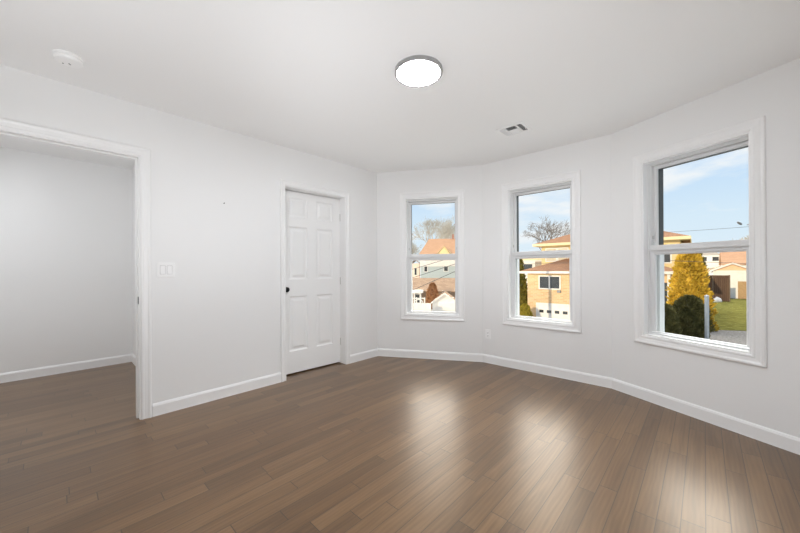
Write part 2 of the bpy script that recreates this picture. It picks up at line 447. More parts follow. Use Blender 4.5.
# ---- windows
def make_window(i, Pa, d, inward, op, label):
    s0, s1, z0, z1 = op
    M = wall_matrix(Pa + d * ((s0 + s1) / 2), d, inward)
    root = empty('window_%d' % i, M=M, label=label, cat='window', kind='structure')
    hw = (s1 - s0) / 2; h0, h1 = z0, z1
    mb = MB(); mb.frame(-hw, hw, h0, h1, casing_scaled(CW)); mb.build('casing', TRIM, root)
    # reveal lining the wall
    mb = MB(); e = .004
    mb.frame(-hw + .012, hw - .012, h0 + .012, h1 - .012, [(0, .004), (.012 - e * 0, .004), (.012, -.058), (0, -.058)]); mb.build('jamb_lining', TRIM, root)
    # vinyl master frame
    fi = .032
    mb = MB(); mb.frame(-hw + fi, hw - fi, h0 + fi - .020, h1 - fi, [(0, -.066), (fi, -.058), (fi, -.150), (0, -.150)])
    mb.frame(-hw + fi - .008, hw - fi + .008, h0 + fi - .008, h1 - fi + .008, [(0, -.052), (.014, -.052), (.014, -.062), (0, -.062)])
    mb.build('frame', VINYL, root)
    # outside trim of the opening
    mb = MB(); mb.frame(-hw + .050, hw - .050, h0 + .001, h1 - .050, [(0, -.150), (.07, -.150), (.07, -.205), (0, -.205)]); mb.build('outer_trim', DARKF, root)
    mb = MB(); mb.frame(-hw + .053, hw - .053, h0 + .004, 1.30, [(0, -.143), (.05, -.143), (.05, -.2065), (0, -.2065)]); mb.build('screen_frame', VINYL, root)
    zm = 1.312                                            # meeting rail height
    zm0, zm1 = zm - .041, zm + .037
    # upper sash (outer track)
    us = empty('upper_sash', (0, 0, 0)); us.parent = root
    ux = hw - fi
    st = .026
    mb = MB()
    mb.frame(-ux + st, ux - st, zm0 + .078, h1 - fi - .028, [(0, -.112), (.006, -.104), (st, -.104), (st, -.140), (.006, -.140), (0, -.132)])
    sash = mb.build('sash_frame', VINYL, us)
    mb = MB(); mb.box((-ux + st - .006, -.124, zm0 + .072), (ux - st + .006, -.120, h1 - fi - .022)); mb.build('glass_pane', GLASS, us)
    # dark glazing spacer around the outer edge of the upper pane
    mb = MB(); mb.frame(-ux + st + .002, ux - st - .002, zm0 + .080, h1 - fi - .030, [(0, -.125), (.007, -.125), (.007, -.131), (0, -.131)]); mb.build('glazing_spacer', DARKF, us)
    # lower sash (inner track)
    ls = empty('lower_sash', (0, 0, 0)); ls.parent = root
    lx = hw - fi + .004
    st2 = .031
    gz0, gz1 = h0 + fi + .006, zm0 + .008
    mb = MB()
    prof = lambda o: [(0, -.076), (.006, -.070), (o, -.068), (o, -.102), (.006, -.102), (0, -.096)]
    # stiles / bottom / top as one mitred frame with unequal rails
    def rails(xl, xr, zb_, zt_, o, ob, ot):
        rings = []
        for q, hgt in ((0, -.078), (.2, -.070), (1, -.067), (1, -.102), (.2, -.102), (0, -.094)):
            pts = [(xl - o * q, hgt, zb_ - ob * q), (xl - o * q, hgt, zt_ + ot * q), (xr + o * q, hgt, zt_ + ot * q), (xr + o * q, hgt, zb_ - ob * q)]
            rings.append([mb.bm.verts.new(p) for p in pts])
        rings.append(rings[0])
        for a, b in zip(rings, rings[1:]):
            for k in range(4): mb.bm.faces.new((a[k], a[(k + 1) % 4], b[(k + 1) % 4], b[k]))
    rails(-lx + st2, lx - st2, gz0, gz1 - .012, st2, .010, .060)
    mb.build('sash_frame', VINYL, ls)
    mb = MB(); mb.box((-lx + st2 - .006, -.088, gz0 - .006), (lx - st2 + .006, -.084, gz1 - .006)); mb.build('glass_pane', GLASS, ls)
    # lip of the meeting rail, latch
    mb = MB(); mb.box((-lx, -.104, zm1 - .046), (lx, -.049, zm1)); mb.build('meeting_rail', VINYL, ls, bevel=.002)
    # tilt latches and balance shoes at the sides
    for s in (-1, 1):
        mb = MB(); mb.box((s * (hw - fi - .004) - .004, -.094, zm1 + .055), (s * (hw - fi - .004) + .004, -.078, zm1 + .085)); mb.build('balance_clip', STEEL, us)
    return root
make_window(1, P1, dA, inA, WOP[0], 'white double hung window nearest the closed door, showing a pale blue house')
make_window(2, P2, dB, inB, WOP[1], 'white double hung window in the middle of the bay, showing a brick garage')
make_window(3, P3, dC, inC, WOP[2], 'white double hung window on the right, showing the golden evergreen and lawn')

# ---- closed six panel door
ML = wall_matrix(P1, dL, nL)
droot = empty('door_1', M=ML @ Matrix.Translation(((D1[0] + D1[1]) / 2, 0, 0)), label='white six panel door, closed, with a black knob, in the left wall', cat='door', kind='structure')
hw = (D1[1] - D1[0]) / 2
mb = MB(); mb.frame(-hw + .004, hw - .004, 0, D1[3] - .004, casing_scaled(DCC), open_bottom=True); mb.build('casing', TRIM, droot)
mb = MB(); mb.frame(-hw + .007, hw - .007, 0, D1[3] - .012, [(0, 0), (.010, 0), (.010, -LTH), (0, -LTH)], open_bottom=True)
mb.build('jamb', TRIM, droot)
def six_panel(w, h, th):
    mb = MB()
    st = .105; mu = .110; pw = (w - 2 * st - mu) / 2
    xs = [0, st, st + pw, st + pw + mu, st + 2 * pw + mu, w]
    zs = [0, .240, .846, 1.032, 1.618, 1.716, 1.936, h]
    P = {(1, 1), (3, 1), (1, 3), (3, 3), (1, 5), (3, 5)}
    for i in range(5):
        for j in range(7):
            x0, x1, z0, z1 = xs[i], xs[i + 1], zs[j], zs[j + 1]
            if (i, j) in P:
                rings = []
                for o, y in ((0, 0), (.004, -.004), (.014, -.011), (.030, -.011), (.052, -.003)):
                    rings.append([mb.bm.verts.new(p) for p in ((x0 + o, y, z0 + o), (x1 - o, y, z0 + o), (x1 - o, y, z1 - o), (x0 + o, y, z1 - o))])
                for a, b in zip(rings, rings[1:]):
                    for k in range(4): mb.bm.faces.new((a[k], a[(k + 1) % 4], b[(k + 1) % 4], b[k]))
                mb.bm.faces.new(rings[-1])
            else:
                mb.face([(x0, 0, z0), (x1, 0, z0), (x1, 0, z1), (x0, 0, z1)])
    mb.face([(0, -th, 0), (w, -th, 0), (w, -th, h), (0, -th, h)])
    for a, b in (((0, 0), (w, 0)), ((w, 0), (w, h)), ((w, h), (0, h)), ((0, h), (0, 0))):
        mb.face([(a[0], 0, a[1]), (b[0], 0, b[1]), (b[0], -th, b[1]), (a[0], -th, a[1])])
    bmesh.ops.remove_doubles(mb.bm, verts=mb.bm.verts[:], dist=1e-5)
    return mb
dw = 2 * hw - .018; dh = 2.008
leaf = six_panel(dw, dh, .035).build('door_leaf', TRIM, droot)
leaf.location = (-dw / 2, -.104, .014); leaf.rotation_euler = (0, 0, R(-2.3))
mb = MB()
Mk = Matrix.Translation((dw - .062, 0, .925)) @ Matrix.Rotation(R(-90), 4, 'X')
mb.lathe([(0, 0), (.030, 0), (.030, .004), (.026, .008), (.012, .010), (.011, .022), (.020, .028), (.027, .036), (.028, .046), (.022, .055), (0, .058)], 28, Mk)
mb.build('doorknob', BLACK, leaf, smooth=True)
for z in (.25, 1.0, 1.78):
    mb = MB(); mb.tube([(-.004, .004, z - .044), (-.004, .004, z + .044)], .0055, 10); mb.build('hinge', STEEL, leaf)

# ---- open doorway to the hall
oroot = empty('door_2', M=ML @ Matrix.Translation(((D2[0] + D2[1]) / 2, 0, 0)), label='open white cased doorway at the left edge leading to the hall', cat='doorway', kind='structure')
hw2 = (D2[1] - D2[0]) / 2
mb = MB(); mb.frame(-hw2 + .004, hw2 - .004, 0, D2[3] - .004, casing_scaled(DCW), open_bottom=True); mb.build('casing', TRIM, oroot)
mb = MB(); mb.frame(-hw2 + .014, hw2 - .014, 0, D2[3] - .014, [(0, .002), (.016, .002), (.016, -LTH - .002), (0, -LTH - .002)], open_bottom=True)
mb.frame(-hw2 + .026, hw2 - .026, 0, D2[3] - .026, [(0, -.046), (.014, -.046), (.014, -.082), (0, -.082)], open_bottom=True); mb.build('jamb', TRIM, oroot)
mb = MB()
mb.frame(-hw2 + .004, hw2 - .004, 0, D2[3] - .004, [(o, -LTH - h) for o, h in casing_scaled(DCW)], open_bottom=True); mb.build('hall_casing', TRIM, oroot)
mb = MB(); mb.box((-hw2 + .013, -.040, .893), (-hw2 + .0165, -.018, .950)); sp = mb.build('strike_plate', BLACK, oroot); sp['label'] = 'black strike plate'

# ================================================================== FIXTURES
# ceiling light
LAMP = (.1265, 2.106)
lr = empty('ceiling_light', (LAMP[0], LAMP[1], H), label='round flush white ceiling light with a grey metal rim, switched on', cat='ceiling light')
mb = MB(); mb.lathe([(.149, 0), (.1535, 0), (.1535, -.022), (.1525, -.0245), (.1405, -.0245), (.1400, -.0225), (.1452, -.012), (.149, -.012)], 96)
mb.build('rim', NICKEL, lr, smooth=False)
LAMP_EMIT = 143.0
DIFF = mat('glowing_diffuser', (.95, .95, .95), .5, emit=(.93, .975, 1.04), estr=LAMP_EMIT)
mb = MB(); mb.lathe([(.1450, -.010), (.1450, -.0165), (.120, -.0185), (.06, -.0195), (0, -.0198)], 96)
mb.build('diffuser', DIFF, lr, smooth=True)

# ceiling register
vc = LW(.046, 1.909)
Mv = Matrix(((nL.x, dL.x, 0, vc.x), (nL.y, dL.y, 0, vc.y), (0, 0, 1, H), (0, 0, 0, 1)))   # local x along d, y along t
vr_ = empty('ceiling_vent', M=Mv, label='white four way ceiling air vent above the bay', cat='vent')
mb = MB(); mb.frame(-.098, .098, -.088, .088, [(0, -.004), (.004, -.009), (.022, -.007), (.028, -.001), (.028, 0), (0, 0)], Matrix(((1, 0, 0, 0), (0, 0, 1, 0), (0, 1, 0, 0), (0, 0, 0, 1))))
for xx in (-.052, .052): mb.box((xx - .006, -.088, -.008), (xx + .006, .088, 0))
mb.box((-.05, -.005, -.008), (.05, .005, 0))
mb.build('frame', TRIM, vr_)
mb = MB(); mb.box((-.098, -.088, -.001), (.098, .088, -.0003)); mb.build('duct_opening', DUCT, vr_)
def louvers(x0, x1, y0, y1, along, tilt, n, k_=.46):
    """slats running along 'x' or 'y'"""
    mb = MB()
    for k in range(n):
        f = (k + .5) / n
        if along == 'x':
            c = y0 + (y1 - y0) * f; w = (y1 - y0) / n * k_
            a = Vector((x0, c - w, -.0075 + (.0065 if tilt > 0 else 0))); b = Vector((x0, c + w, -.0075 + (0 if tilt > 0 else .0065)))
            e = Vector((x1 - x0, 0, 0))
        else:
            c = x0 + (x1 - x0) * f; w = (x1 - x0) / n * k_
            a = Vector((c - w, y0, -.0075 + (.0065 if tilt > 0 else 0))); b = Vector((c + w, y0, -.0075 + (0 if tilt > 0 else .0065)))
            e = Vector((0, y1 - y0, 0))
        t = Vector((0, 0, .0007))
        mb.hexa([a, a + e, b, b + e, a + t, a + e + t, b + t, b + e + t])
    return mb
louvers(-.097, -.059, -.085, .085, 'y', -1, 4, .30).build('louver_bank', TRIM, vr_)
louvers(.059, .097, -.085, .085, 'y', 1, 3, .34).build('louver_bank', TRIM, vr_)
louvers(-.045, .045, -.085, -.006, 'x', -1, 5, .36).build('louver_bank', TRIM, vr_)
louvers(-.045, .045, .006, .085, 'x', 1, 5, .34).build('louver_bank', TRIM, vr_)
mb = MB(); mb.box((.100, -.020, -.016), (.116, -.016, -.004)); mb.build('damper_lever', TRIM, vr_)

# smoke detector
sm = empty('smoke_detector', (-1.985, 1.955, H), R(30), label='round white smoke detector on the ceiling above the open doorway', cat='smoke detector')
mb = MB(); mb.lathe([(.069, 0), (.069, -.008), (.064, -.011), (0, -.011)], 56); mb.build('base', PLASTIC, sm)
mb = MB(); mb.lathe([(.062, -.011), (.065, -.014), (.065, -.024), (.060, -.032), (.048, -.036), (0, -.037)], 56); mb.build('cover', PLASTIC, sm)
for k, (a, r_) in enumerate(((-.030, .018), (.000, .006), (.003, .014))):
    mb = MB(); mb.box((a - .003, r_ - .0025, -.0385), (a + .003, r_ + .0025, -.0362)); q = mb.build('indicator', DUCT, sm); q['label'] = 'small grey indicator'

# light switch
sw = empty('light_switch', M=ML @ Matrix.Translation((2.335, 0, 1.158)), label='white wall plate with two rocker switches beside the open doorway', cat='light switch')
mb = MB(); mb.box((-.0605, 0, -.0585), (.0605, .0068, .0585)); mb.build('plate', PLASTIC, sw, bevel=.003)
for s in (-1, 1):
    mb = MB()
    x0, x1 = s * .023 - .0165, s * .023 + .0165
    mb.frame(x0, x1, -.0335, .0335, [(0, .0060), (.0016, .0060), (.0016, .0072), (0, .0072)]); mb.build('rocker_shade_line', SHADE_GREY, sw)
    mb = MB(); mb.hexa([Vector(p) for p in ((x0, .004, -.033), (x1, .004, -.033), (x0, .0115, -.033), (x1, .0115, -.033), (x0, .004, .033), (x1, .004, .033), (x0, .0062, .033), (x1, .0062, .033))])
    mb.build('rocker', PLASTIC, sw, bevel=.001)
# wall outlet
MBm = wall_matrix(P2, dB, inB)
ol = empty('wall_outlet', M=MBm @ Matrix.Translation((.066, 0, .352)), label='small white wall outlet low on the bay between the first two windows', cat='outlet')
mb = MB(); mb.box((-.035, 0, -.0575), (.035, .0055, .0575)); mb.build('plate', PLASTIC, ol, bevel=.003)
for s in (-1, 1):
    mb = MB(); mb.box((-.017, .004, s * .0195 - .014), (.017, .0072, s * .0195 + .014)); rc = mb.build('receptacle', PLASTIC, ol, bevel=.002)
    mb = MB()
    for xx in (-.0064, .0064): mb.box((xx - .0011, .0070, s * .0195 - .001), (xx + .0011, .0077, s * .0195 + .008))
    mb.tube([(0, .0070, s * .0195 - .008), (0, .0077, s * .0195 - .008)], .0024, 10)
    mb.build('slot', SLOT, rc)
# nail
mb = MB(); mb.tube([(1.898, -.005, 1.758), (1.898, .014, 1.7605)], .0022, 8); mb.tube([(1.898, .014, 1.7605), (1.898, .016, 1.7608)], .0045, 10)
nail = mb.build('nail', BLACK); nail.matrix_world = ML
tag(nail, 'small metal nail left in the left wall between switch and door', 'nail')

# ================================================================== OUTSIDE
RZ = -STREET_AZ
U = Vector((math.cos(RZ), math.sin(RZ))); V = Vector((-math.sin(RZ), math.cos(RZ)))
GZ = -4.1; LZ = -2.65
def street(origin):       # local -> world for a house set along the street
    return lambda x, y: origin + U * x + V * y
def to_local(p, o):
    d = Vector((p.x - o.x, p.y - o.y)); return d.dot(U), d.dot(V)
def hit(px, py, o, ly):
    """point on the plane local y = ly of a street-aligned house at o; returns local x, world z"""
    r = ray(px, py); rv = Vector((r.x, r.y))
    s = (ly + Vector((o.x, o.y)).dot(V)) / rv.dot(V)
    p = r * s
    return (Vector((p.x, p.y)) - Vector((o.x, o.y))).dot(U), p.z + EYE

ASPHALT = mat('sunlit_concrete', (.62, .58, .52), .9, var=.15, vscale=1.2, spec=0.0)
GRASS = mat('lawn_grass', (.125, .115, .033), .9, var=.35, vscale=2.5, spec=0.0)
GRAVEL = mat('grey_gravel', (.19, .175, .16), .95, var=.35, vscale=9, spec=0.0)
BRICK = brick_mat('tan_brick', (.68, .46, .26), (.55, .36, .19), (.66, .53, .36), .42, .14)
CREAMB = brick_mat('cream_brick', (.74, .58, .30), (.68, .52, .26), (.70, .58, .36), .5, .2)
ROOFB = brick_mat('brown_shingle', (.31, .175, .11), (.26, .145, .09), (.19, .11, .07), .5, .2, axis='xy')
ROOFP = brick_mat('peach_shingle', (.47, .285, .18), (.42, .25, .155), (.35, .21, .13), .6, .3, axis='xy')
ROOFT = brick_mat('tan_shingle', (.36, .25, .17), (.28, .19, .13), (.2, .14, .1), .6, .3, axis='xy')
BLUES = brick_mat('pale_blue_siding', (.46, .52, .52), (.44, .50, .50), (.34, .39, .40), 30.0, .25)
WHITEP = mat('white_house_paint', (.74, .71, .66), .7, var=.06, vscale=3, spec=0.0)
CREAMP = mat('cream_fascia', (.80, .66, .40), .7, var=.06, vscale=3, spec=0.0)
PEACHS = brick_mat('peach_siding', (.80, .55, .36), (.77, .52, .34), (.66, .44, .29), 30, .2)
WINDK = mat('dark_window_pane', (.05, .055, .06), .15, var=.3, vscale=1.5)
BROWND = mat('brown_garage_door', (.42, .28, .15), .7, var=.1, spec=0.0)
FENCEB = brick_mat('dark_board_fence', (.13, .085, .06), (.10, .065, .048), (.05, .03, .025), .16, 8.0)
BARK = mat('bark', (.42, .39, .34), .95, var=.25, vscale=6, spec=0.0)
BARKD = mat('dark_bark', (.17, .15, .135), .95, var=.25, vscale=6, spec=0.0)
POLEW = mat('pole_wood', (.16, .12, .09), .9, var=.2, spec=0.0)
WIREM = mat('black_wire', (.02, .02, .02), .6, bump=.02)
GREYM = mat('grey_lamp_metal', (.20, .21, .22), .4, metal=.5, bump=.02)

mb = MB(); mb.prism([(-60, 9), (140, 9), (140, 150), (-60, 150)], GZ - .3, GZ)
tag(mb.build('ground', ASPHALT), 'pale sunlit ground between the houses across the street', 'ground', kind='structure')
lw = [at(690, 300, 15), at(900, 300, 12), at(900, 300, 75), at(704, 300, 75), at(704, 300, 25)]
gvl = MB(); gvl.prism([(at(640, 0, 14).x, 14.0), (at(900, 0, 12).x, 12.0), (at(900, 0, 19.6).x, 13.6), (at(745, 0, 19.9).x, 19.6), (at(640, 0, 20.6).x, 20.6)], GZ - .2, LZ - .01)
tag(gvl.build('gravel_strip', GRAVEL), 'strip of grey gravel in front of the lawn beyond the right window', 'ground', kind='structure')
lwm = MB(); lwm.prism([(at(692, 0, 20.2).x, 20.2), (at(745, 0, 19.6).x, 19.42), (at(900, 0, 19.4).x, 13.42), (at(900, 0, 75).x, 75), (at(704, 0, 75).x, 75), (at(700, 0, 26).x, 26)], GZ - .2, LZ)
tag(lwm.build('lawn', GRASS), 'green lawn beyond the right window', 'lawn', kind='structure')

def part(mb, name, m, root, label=None):
    o = mb.build(name, m, root)
    if label: o['label'] = label
    return o
def hip_roof(mb, x0, x1, y0, y1, z, rise, th=.12):
    """hip roof over a rectangle (eaves), ridge along the longer side"""
    w, d = x1 - x0, y1 - y0; h = min(w, d) / 2
    if w >= d: a, b = (x0 + h, (y0 + y1) / 2, z + rise), (x1 - h, (y0 + y1) / 2, z + rise)
    else: a, b = ((x0 + x1) / 2, y0 + h, z + rise), ((x0 + x1) / 2, y1 - h, z + rise)
    c = [(x0, y0, z), (x1, y0, z), (x1, y1, z), (x0, y1, z)]
    if w >= d: mb.poly(c + [a, b], [(0, 1, 5, 4), (1, 2, 5), (2, 3, 4, 5), (3, 0, 4), (3, 2, 1, 0)])
    else: mb.poly(c + [a, b], [(0, 1, 4), (1, 2, 5, 4), (2, 3, 5), (3, 0, 4, 5), (3, 2, 1, 0)])
def house_window(root, x0, x1, z0, z1, y, name='window', split=True, fr=None, glass=None):
    mb = MB(); t = .10
    mb.frame(x0, x1, z0, z1, [(0, -.02), (0, .05), (t, .05), (t, -.02)], Matrix(((1, 0, 0, 0), (0, -1, 0, y), (0, 0, 1, 0), (0, 0, 0, 1))))
    if split: mb.box(((x0 + x1) / 2 - .06, y - .05, z0), ((x0 + x1) / 2 + .06, y, z1))
    w = part(mb, name, fr or WHITEP, root)
    mb = MB(); mb.box((x0, y - .02, z0), (x1, y + .01, z1)); part(mb, 'pane', glass or WINDK, w)
    return w
def gable_roof(mb, x0, x1, y0, y1, z, rise, th=.15, ridge='y'):
    if ridge == 'y':
        xm = (x0 + x1) / 2
        for a, b in ((x0, xm), (x1, xm)):
            mb.hexa([Vector(p) for p in ((a, y0, z), (b, y0, z + rise), (a, y1, z), (b, y1, z + rise), (a, y0, z + th), (b, y0, z + rise + th), (a, y1, z + th), (b, y1, z + rise + th))])
    else:
        ym = (y0 + y1) / 2
        for a, b in ((y0, ym), (y1, ym)):
            mb.hexa([Vector(p) for p in ((x0, a, z), (x1, a, z), (x0, b, z + rise), (x1, b, z + rise), (x0, a, z + th), (x1, a, z + th), (x0, b, z + rise + th), (x1, b, z + rise + th))])

# ---- two storey brick house across the street (seen in windows two and three)
o3 = at(518.5, 272.3, 31.0); EZ = o3.z                               # tip of the lower eave
O = Vector((o3.x, o3.y)) + U * .4 + V * .4
bh = empty('brick_house', (O.x, O.y, 0), RZ, 'tan brick house with brown hip roofs and a white garage door', 'house')
HW = 10.9
mb = MB(); mb.box((.3, 0, GZ), (HW, 4, EZ - .02)); part(mb, 'wing_wall', BRICK, bh)
mb = MB(); hip_roof(mb, -.4, HW + .4, -.4, 6.4, EZ + .10, 1.22); part(mb, 'wing_roof', ROOFB, bh)
mb = MB(); mb.frame(-.4, HW + .4, -.4, 6.4, [(0, EZ - .10), (0, EZ + .10), (.06, EZ + .10), (.06, EZ - .10)], Matrix(((1, 0, 0, 0), (0, 0, 1, 0), (0, 1, 0, 0), (0, 0, 0, 1)))); mb.box((-.38, -.38, EZ - .06), (HW + .38, 1, EZ - .02)); part(mb, 'wing_fascia', WHITEP, bh, 'white gutter board')
UZ = 3.42
mb = MB(); mb.box((.6, 3.0, EZ - .5), (11.2, 11, UZ)); part(mb, 'upper_wall', CREAMB, bh)
mb = MB(); hip_roof(mb, 0, 11.8, 2.4, 11.6, UZ + .18, 1.75); part(mb, 'upper_roof', ROOFB, bh)
mb = MB(); mb.frame(0, 11.8, 2.4, 11.6, [(0, UZ - .06), (0, UZ + .18), (.06, UZ + .18), (.06, UZ - .06)], Matrix(((1, 0, 0, 0), (0, 0, 1, 0), (0, 1, 0, 0), (0, 0, 0, 1)))); mb.box((.02, 2.42, UZ - .04), (11.78, 4, UZ)); part(mb, 'upper_fascia', CREAMP, bh, 'cream soffit board')
gx0, gz1 = hit(537.8, 304, O, 0); gx1, _ = hit(569.5, 306, O, 0)
mb = MB(); mb.box((gx0, -.05, GZ), (gx1, .02, gz1))
for k in range(1, 4): mb.box((gx0, -.065, GZ + (gz1 - GZ) * k / 4 - .02), (gx1, -.05, GZ + (gz1 - GZ) * k / 4 + .02))
gd = part(mb, 'garage_door', WHITEP, bh, 'white garage door')
gw = (gx1 - gx0) / 4
for k in range(4):
    mb = MB(); zz = gz1 - .62; mb.box((gx0 + gw * (k + .22), -.075, zz - .13), (gx0 + gw * (k + .78), -.045, zz + .13)); part(mb, 'garage_window', WINDK, gd)
mb = MB(); mb.frame(gx0, gx1, GZ, gz1, [(0, -.02), (0, .08), (.14, .08), (.14, -.02)], Matrix(((1, 0, 0, 0), (0, -1, 0, 0), (0, 0, 1, 0), (0, 0, 0, 1))), open_bottom=True); part(mb, 'garage_door_frame', WHITEP, bh)
wx0, wz1 = hit(539.8, 276.5, O, 0); wx1, _ = hit(559.5, 276.5, O, 0); _, wz0 = hit(549, 288.3, O, 0)
house_window(bh, wx0, wx1, wz0, wz1, 0)
mb = MB()
a_, z_ = hit(559, 291.5, O, 0); mb.box((a_ - .12, -.16, z_ - .1), (a_ + .16, .02, z_ + .1)); part(mb, 'wall_lamp', GREYM, bh)
for (pa, pb) in ((546.5, 556.0), (558.5, 567.5)):
    xa, _ = hit(pa, 250, O, 3.0); xb, zt_ = hit(pb, 246.8, O, 3.0)
    house_window(bh, xa, xb, 1.9, UZ - .35, 3.0, split=False, glass=mat('curtained_pane', (.55, .47, .33), .3, var=.15, vscale=2))
# upper left small window and chimney-like pier beside the stair
xa, zt_ = hit(522.5, 264.5, O, 5); xb, _ = hit(530.5, 264.5, O, 5)
# porch on the right end
for (xx) in (HW - 3.2, HW - 1.7, HW - .25):
    mb = MB(); mb.box((xx - .09, -.3, GZ), (xx + .09, -.12, EZ - .06)); part(mb, 'porch_post', WHITEP, bh, 'white porch post')
mb = MB(); mb.box((HW - 3.1, -.04, EZ - 2.6), (HW - .35, .02, EZ - .75)); part(mb, 'porch_recess_shade', WINDK, bh, 'dark porch recess, its shade put into a flat panel')  # flat dark panel stands in for the shade inside the porch
house_window(bh, 9.2, 10.6, 1.6, UZ - .5, 3.0, split=False)
house_window(bh, 6.4, 7.8, 1.6, UZ - .5, 3.0, split=False)

# ---- neighbour behind to the left of the brick house (cream, low)
q = at(528, 262, 46.0)
nb = empty('cream_house', (q.x, q.y, 0), RZ, 'cream house peeping out behind the left end of the brick house', 'house')
mb = MB(); mb.box((-3.0, 0, GZ), (4.2, 6, 2.35)); part(mb, 'wall', WHITEP, nb)
mb = MB(); mb.box((-3.2, -.2, 2.35), (4.4, 6.2, 2.6)); part(mb, 'roof', CREAMP, nb)
house_window(nb, -.6, .6, .9, 1.75, 0, split=False)
mb = MB(); mb.box((1.15, -.5, GZ), (2.2, -.02, 2.1)); part(mb, 'chimney', mat('grey_brown_brick', (.3, .24, .19), .9, var=.2, vscale=4), nb)

# ---- garage at the end of the lawn (window three)
ap = at(732.5, 262.7, 40.0); ev = at(710, 271, 40.0)
Og = Vector((ap.x, ap.y))
ghw = 1.95; g_rise = .95; gez = ap.z - g_rise
gg = empty('gabled_garage', (Og.x, Og.y, 0), RZ, 'small white garage with a peach gable at the far end of the lawn', 'garage')
mb = MB(); mb.box((-ghw + .2, 0, LZ), (ghw - .2, 6, gez)); part(mb, 'wall', WHITEP, gg)
mb = MB(); mb.poly([(-ghw + .1, -.01, gez), (ghw - .1, -.01, gez), (0, -.01, ap.z - .08), (-ghw + .1, 5.9, gez), (ghw - .1, 5.9, gez), (0, 5.9, ap.z - .08)], [(0, 1, 2), (3, 5, 4), (0, 2, 5, 3), (1, 4, 5, 2), (0, 3, 4, 1)]); part(mb, 'gable', PEACHS, gg)
mb = MB(); gable_roof(mb, -ghw - .05, ghw + .05, -.28, 6.2, gez - .12, g_rise, .12); part(mb, 'roof', ROOFP, gg)
mb = MB(); gable_roof(mb, -ghw - .07, ghw + .07, -.34, -.27, gez - .17, g_rise, .2); part(mb, 'rake_board', WHITEP, gg, 'white rake board')
mb = MB(); mb.box((.45, -.05, LZ), (1.75, .02, LZ + 2.1)); part(mb, 'garage_door', BROWND, gg, 'tan brown garage door')
# fence left of it
fa = at(705, 275.2, 37.5); fz = fa.z
fo = Vector((fa.x, fa.y))
fn = empty('board_fence', (fo.x, fo.y, 0), RZ, 'dark brown board fence between the golden evergreen and the gabled garage', 'fence')
mb = MB(); mb.box((-.8, 0, LZ), (2.05, .06, fz)); part(mb, 'board_panel', FENCEB, fn)
for xx in (-.7, .65, 1.98):
    mb = MB(); mb.box((xx - .05, -.06, LZ), (xx + .05, 0, fz + .04)); part(mb, 'post', POLEW, fn)
# low covered heap by the fence
ca = at(716, 296.5, 36.0)
mb = MB(); hrnd = random.Random(4); rows = []
for k in range(7):
    f = k / 6; w = math.cos(f * math.pi / 2)
    rows.append([mb.bm.verts.new((.62 * w * math.cos(a) * hrnd.uniform(.88, 1.08), .40 * w * math.sin(a) * hrnd.uniform(.88, 1.08), .46 * math.sin(f * math.pi / 2) * (1 + .25 * math.cos(a)))) for a in [2 * math.pi * q_ / 16 for q_ in range(16)]])
for a, b in zip(rows, rows[1:]):
    for k in range(16): mb.bm.faces.new((a[k], a[(k + 1) % 16], b[(k + 1) % 16], b[k]))
mb.bm.faces.new(rows[0][::-1])
tp = mb.build('tarp_heap', mat('grey_tarp', (.42, .43, .45), .6, var=.15, vscale=4), smooth=True); tp.location = (ca.x, ca.y, LZ)
tag(tp, 'low pale grey heap lying on the lawn before the dark board fence', 'tarp')
# houses behind the lawn
q = at(735, 262, 56.0)
h1 = empty('peach_roof_house', (q.x, q.y, 0), RZ, 'house with a broad peach roof rising behind the gabled garage', 'house')
mb = MB(); mb.box((-1.4, 0, LZ), (7, 7, q.z - .4)); part(mb, 'wall', WHITEP, h1)
mb = MB(); gable_roof(mb, -1.7, 7.3, -.4, 7.4, q.z - .5, 2.7, .15, ridge='x'); part(mb, 'roof', ROOFP, h1)
q = at(711, 262, 64.0)
h2 = empty('white_house', (q.x, q.y, 0), RZ, 'white house with a grey roof behind the golden evergreen', 'house')
mb = MB(); mb.box((-2.2, 0, LZ), (1.6, 6, q.z + 1.3)); part(mb, 'wall', WHITEP, h2)
mb = MB(); mb.poly([(-2.2, 0, q.z + 1.3), (1.6, 0, q.z + 1.3), (-.3, 0, q.z + 2.6), (-2.2, 6, q.z + 1.3), (1.6, 6, q.z + 1.3), (-.3, 6, q.z + 2.6)], [(0, 1, 2), (3, 5, 4), (0, 2, 5, 3), (1, 4, 5, 2)]); part(mb, 'gable_roof', mat('grey_shingle', (.42, .40, .38), .9, var=.15, vscale=3), h2)
mb = MB(); mb.box((-2.5, -1.6, q.z - 1.1), (1.9, .1, q.z - .95)); part(mb, 'porch_roof', WHITEP, h2)
house_window(h2, -1.5, -.6, q.z + .2, q.z + 1.0, 0, split=False); house_window(h2, .2, 1.1, q.z + .2, q.z + 1.0, 0, split=False)

# ---- houses seen in window one
q = at(421.5, 255.5, 56.0)
bl = empty('pale_blue_house', (q.x, q.y, 0), R(-8), 'pale blue sided house under a big peach roof with a yellow dormer', 'house')
ez = q.z
rg = at(440, 240, 56.0).z + .55
mb = MB(); mb.box((-.2, .6, GZ), (9, 9, ez - .1)); part(mb, 'wall', BLUES, bl)
mb = MB(); hw_ = 4.6
mb.poly([(-.6, 0, ez), (9.4, 0, ez), (9.4, 9.4, ez), (-.6, 9.4, ez), (1.1, 4.2, rg), (8.5, 4.2, rg)], [(0, 1, 5, 4), (1, 2, 5), (2, 3, 4, 5), (3, 0, 4), (3, 2, 1, 0)]); part(mb, 'roof', ROOFP, bl)
mb = MB(); mb.box((-.3, .45, ez - 1.9), (9.1, .62, ez - .02)); part(mb, 'frieze', WHITEP, bl, 'broad white frieze under the eave')
dx = (at(443.8, 250, 56).x - q.x)
